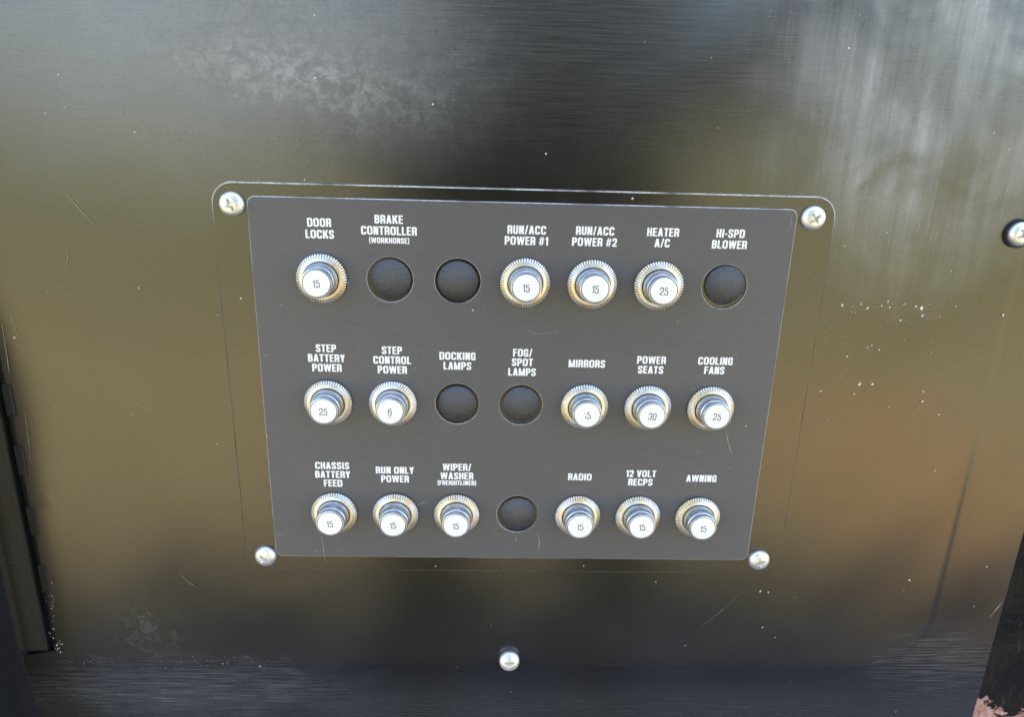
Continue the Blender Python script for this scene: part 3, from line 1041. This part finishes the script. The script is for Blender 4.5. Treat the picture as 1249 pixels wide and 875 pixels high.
# ------------------------------------------------------------------ pan head screws with a cross recess
def screw_mesh():
    prof = [(3.95, -0.3), (3.98, 0.5), (3.9, 0.95), (3.6, 1.5), (3.1, 1.92), (2.4, 2.25), (1.6, 2.45), (0.8, 2.53), (0.05, 2.55)]
    seg = 64
    vs, fs = [], []
    for r_, z in prof:
        for k in range(seg):
            a = 2 * math.pi * k / seg
            vs.append((r_ * math.cos(a), r_ * math.sin(a), z))
    for i in range(len(prof) - 1):
        for k in range(seg):
            k2 = (k + 1) % seg
            fs.append((i * seg + k, i * seg + k2, (i + 1) * seg + k2, (i + 1) * seg + k))
    fs.append(tuple((len(prof) - 1) * seg + k for k in range(seg)))
    fs.append(tuple(reversed(range(seg))))
    head = bpy.data.objects.new('tmp_head', mesh_from('pan_head_screw', vs, fs, scale=1.0))
    # tapered cross cutter
    def cross(sc, wd, z):
        a, b = 2.45 * sc, wd
        return [(a, -b, z), (a, b, z), (b * 1.5, b * 1.5, z), (b, a, z), (-b, a, z), (-b * 1.5, b * 1.5, z), (-a, b, z), (-a, -b, z), (-b * 1.5, -b * 1.5, z), (-b, -a, z), (b, -a, z), (b * 1.5, -b * 1.5, z)]
    cv = cross(1.0, 0.42, 2.9) + cross(0.42, 0.26, 0.7)
    cf = [tuple((k, (k + 1) % 12, 12 + (k + 1) % 12, 12 + k)) for k in range(12)] + [tuple(range(12)), tuple(reversed(range(12, 24)))]
    cm = mesh_from('cut', cv, cf, scale=1.0)
    for mm in (head.data, cm):
        b = bmesh.new(); b.from_mesh(mm); bmesh.ops.recalc_face_normals(b, faces=b.faces); b.to_mesh(mm); b.free()
    cut = bpy.data.objects.new('tmp_cut', cm)
    COL.objects.link(head); COL.objects.link(cut)
    md = head.modifiers.new('b', 'BOOLEAN')
    md.operation = 'DIFFERENCE'
    md.object = cut
    md.solver = 'EXACT'
    dg = bpy.context.evaluated_depsgraph_get()
    me = bpy.data.meshes.new_from_object(head.evaluated_get(dg))
    bpy.data.objects.remove(head); bpy.data.objects.remove(cut)
    me.transform(Matrix.Scale(MM, 4))
    me.name = 'pan_head_screw'
    shade(me, 35)
    return me


SCREW = screw_mesh()
SCREWS = [(-93.0, 23.0, BT, 25, 0, 'silver cross-head screw at the top left corner of the grey plate'),
          (92.3, 23.1, BT, 38, 0, 'silver cross-head screw at the top right corner of the grey plate'),
          (91.6, -104.6, BT, 20, 0, 'silver cross-head screw at the bottom right corner of the grey plate'),
          (-92.2, -104.8, BT, 55, 0, 'silver cross-head screw at the bottom left corner of the grey plate'),
          (-1.2, -151.0, 1.4, 2, 13, 'bright silver screw alone on the black panel below the grey plate'),
          (161.5, 19.6, 0.8, 30, 0, 'silver screw in a chipped black ring, cut off by the right edge of the picture')]
sf = None
for u, v, n, spin, tilt, label in SCREWS:
    if sf is None:
        sf = o = link('pan_head_screw', SCREW, M['screw'])
    else:
        o = sf.copy(); COL.objects.link(o)
    tag(o, label, 'screw', 'silver cross-head screws')
    place(o, u, v, n, R(spin), R(tilt))
wash = lathe('washer', [(4.75, -0.6), (4.7, 0.1), (4.55, 0.2), (4.3, 0.15), (3.9, 0.0)], 48, 40, False)
wo = link('washer', wash, M['washer'], o)

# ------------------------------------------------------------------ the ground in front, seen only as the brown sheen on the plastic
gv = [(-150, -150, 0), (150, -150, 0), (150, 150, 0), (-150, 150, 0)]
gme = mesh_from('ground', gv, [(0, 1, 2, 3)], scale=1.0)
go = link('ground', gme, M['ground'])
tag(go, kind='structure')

# ------------------------------------------------------------------ the photographer, seen as the dark soft reflection down the middle
def skin_mesh(name, nodes, edges, root, levels=2):
    me = bpy.data.meshes.new(name)
    keys = list(nodes)
    me.from_pydata([nodes[k][0] for k in keys], [(keys.index(a), keys.index(b)) for a, b in edges], [])
    o = bpy.data.objects.new('tmp', me)
    COL.objects.link(o)
    md = o.modifiers.new('skin', 'SKIN')
    md.use_smooth_shade = True
    for k, sv in zip(keys, me.skin_vertices[0].data):
        r_ = nodes[k][1]
        sv.radius = r_ if isinstance(r_, tuple) else (r_, r_)
        sv.use_root = (k == root)
    sb = o.modifiers.new('sub', 'SUBSURF')
    sb.levels = levels; sb.render_levels = levels
    out = bpy.data.meshes.new_from_object(o.evaluated_get(bpy.context.evaluated_depsgraph_get()))
    bpy.data.objects.remove(o)
    out.name = name
    out.polygons.foreach_set('use_smooth', [True] * len(out.polygons))
    return out


def person_nodes(r=1.0):
    N, E = {}, []
    def nd(k, x, y, z, rad, parent=None):
        N[k] = ((x, y, z), rad)
        if parent: E.append((parent, k))
    nd('pelvis', 0.03, -0.64, 0.90, (0.165, 0.125))
    nd('waist', 0.03, -0.60, 1.04, (0.150, 0.110), 'pelvis')
    nd('chest', 0.03, -0.53, 1.20, (0.175, 0.120), 'waist')
    nd('collar', 0.03, -0.46, 1.34, (0.110, 0.080), 'chest')
    nd('neck', 0.03, -0.43, 1.42, 0.055, 'collar')
    nd('skull_base', 0.03, -0.39, 1.49, 0.078, 'neck')
    nd('skull', 0.03, -0.36, 1.56, 0.090, 'skull_base')
    nd('crown', 0.03, -0.35, 1.62, 0.070, 'skull')
    nd('chin', 0.03, -0.325, 1.475, 0.040, 'skull_base')
    nd('nose', 0.03, -0.262, 1.535, 0.014, 'skull')
    for sg, tg in ((-1, 'a'), (1, 'b')):
        nd('shoulder' + tg, 0.03 + sg * 0.19, -0.47, 1.31, 0.062, 'collar')
        nd('elbow' + tg, 0.03 + sg * 0.27, -0.43, 1.04, 0.045, 'shoulder' + tg)
        nd('wrist' + tg, sg * 0.085 - 0.01, -0.315, 0.945, 0.028, 'elbow' + tg)
        nd('palm' + tg, sg * 0.068 - 0.01, -0.285, 0.945, (0.036, 0.018), 'wrist' + tg)
        for f, (dz, ln) in enumerate(((0.030, 0.9), (0.010, 1.0), (-0.010, 0.95), (-0.028, 0.75))):
            nd('k%d%s' % (f, tg), sg * 0.066 - 0.01, -0.270, 0.945 + dz, 0.0095, 'palm' + tg)
            nd('m%d%s' % (f, tg), sg * 0.052 - 0.01, -0.262 + 0.000, 0.945 + dz * 1.1, 0.0085, 'k%d%s' % (f, tg))
            nd('t%d%s' % (f, tg), sg * (0.052 - 0.030 * ln) - 0.01, -0.268, 0.945 + dz * 1.1, 0.0075, 'm%d%s' % (f, tg))
        nd('thumb' + tg, sg * 0.050 - 0.01, -0.288, 0.985, 0.011, 'palm' + tg)
        nd('thumbtip' + tg, sg * 0.030 - 0.01, -0.284, 1.000, 0.009, 'thumb' + tg)
        nd('hip' + tg, 0.03 + sg * 0.095, -0.64, 0.84, 0.100, 'pelvis')
        nd('knee' + tg, 0.03 + sg * 0.115, -0.60, 0.48, 0.062, 'hip' + tg)
        nd('calf' + tg, 0.03 + sg * 0.12, -0.635, 0.33, 0.058, 'knee' + tg)
        nd('ankle' + tg, 0.03 + sg * 0.125, -0.66, 0.085, 0.040, 'calf' + tg)
        nd('ball' + tg, 0.03 + sg * 0.14, -0.54, 0.038, (0.045, 0.034), 'ankle' + tg)
        nd('toe' + tg, 0.03 + sg * 0.145, -0.47, 0.030, (0.036, 0.026), 'ball' + tg)
    return N, E


PN, PE = person_nodes()
pm = skin_mesh('person', PN, PE, 'pelvis')
for nm, c in (('navy_clothing', (0.022, 0.024, 0.030)), ('skin', (0.28, 0.20, 0.16)), ('dark_hair', (0.02, 0.015, 0.012))):
    pm.materials.append(mat_simple(nm, c, 0.85, 0.3))
for p in pm.polygons:
    c = p.center
    if c.z > 1.58 or (c.z > 1.46 and c.y < -0.395): p.material_index = 2
    elif c.z > 1.405 or (c.y > -0.325 and c.z < 1.1 and c.z > 0.8): p.material_index = 1
    else: p.material_index = 0
po = bpy.data.objects.new('person', pm)
COL.objects.link(po)
tag(po, 'person in dark clothing holding up a phone, seen only as a dark reflection', 'person')

def phone_mesh():
    return plate_mesh('phone', [rrect(-76, 76, -37, 37, 9)], -4, 4, 1.6)


ph = link('phone', phone_mesh(), M['washer'])
place(ph, -9, 43, 263)
tag(ph, 'black phone held sideways in both hands of the person', 'phone')

# ------------------------------------------------------------------ the vehicle body the bay belongs to; it throws the shade in front of the panel
bm = bmesh.new()
bmesh.ops.create_cube(bm, size=1.0)
for v_ in bm.verts:
    v_.co = Vector((v_.co.x * 7.0 + 0.6, v_.co.y * 0.05 + 0.13, v_.co.z * 2.85 + 1.775))
bmesh.ops.bevel(bm, geom=list(bm.edges), offset=0.02, segments=2, affect='EDGES')
vm = bpy.data.meshes.new('vehicle_body')
bm.to_mesh(vm); bm.free()
vo = link('vehicle_body', vm, M['matte'])
tag(vo, 'dark flat side of the large vehicle behind the black panel, shading it from the sun', 'vehicle')
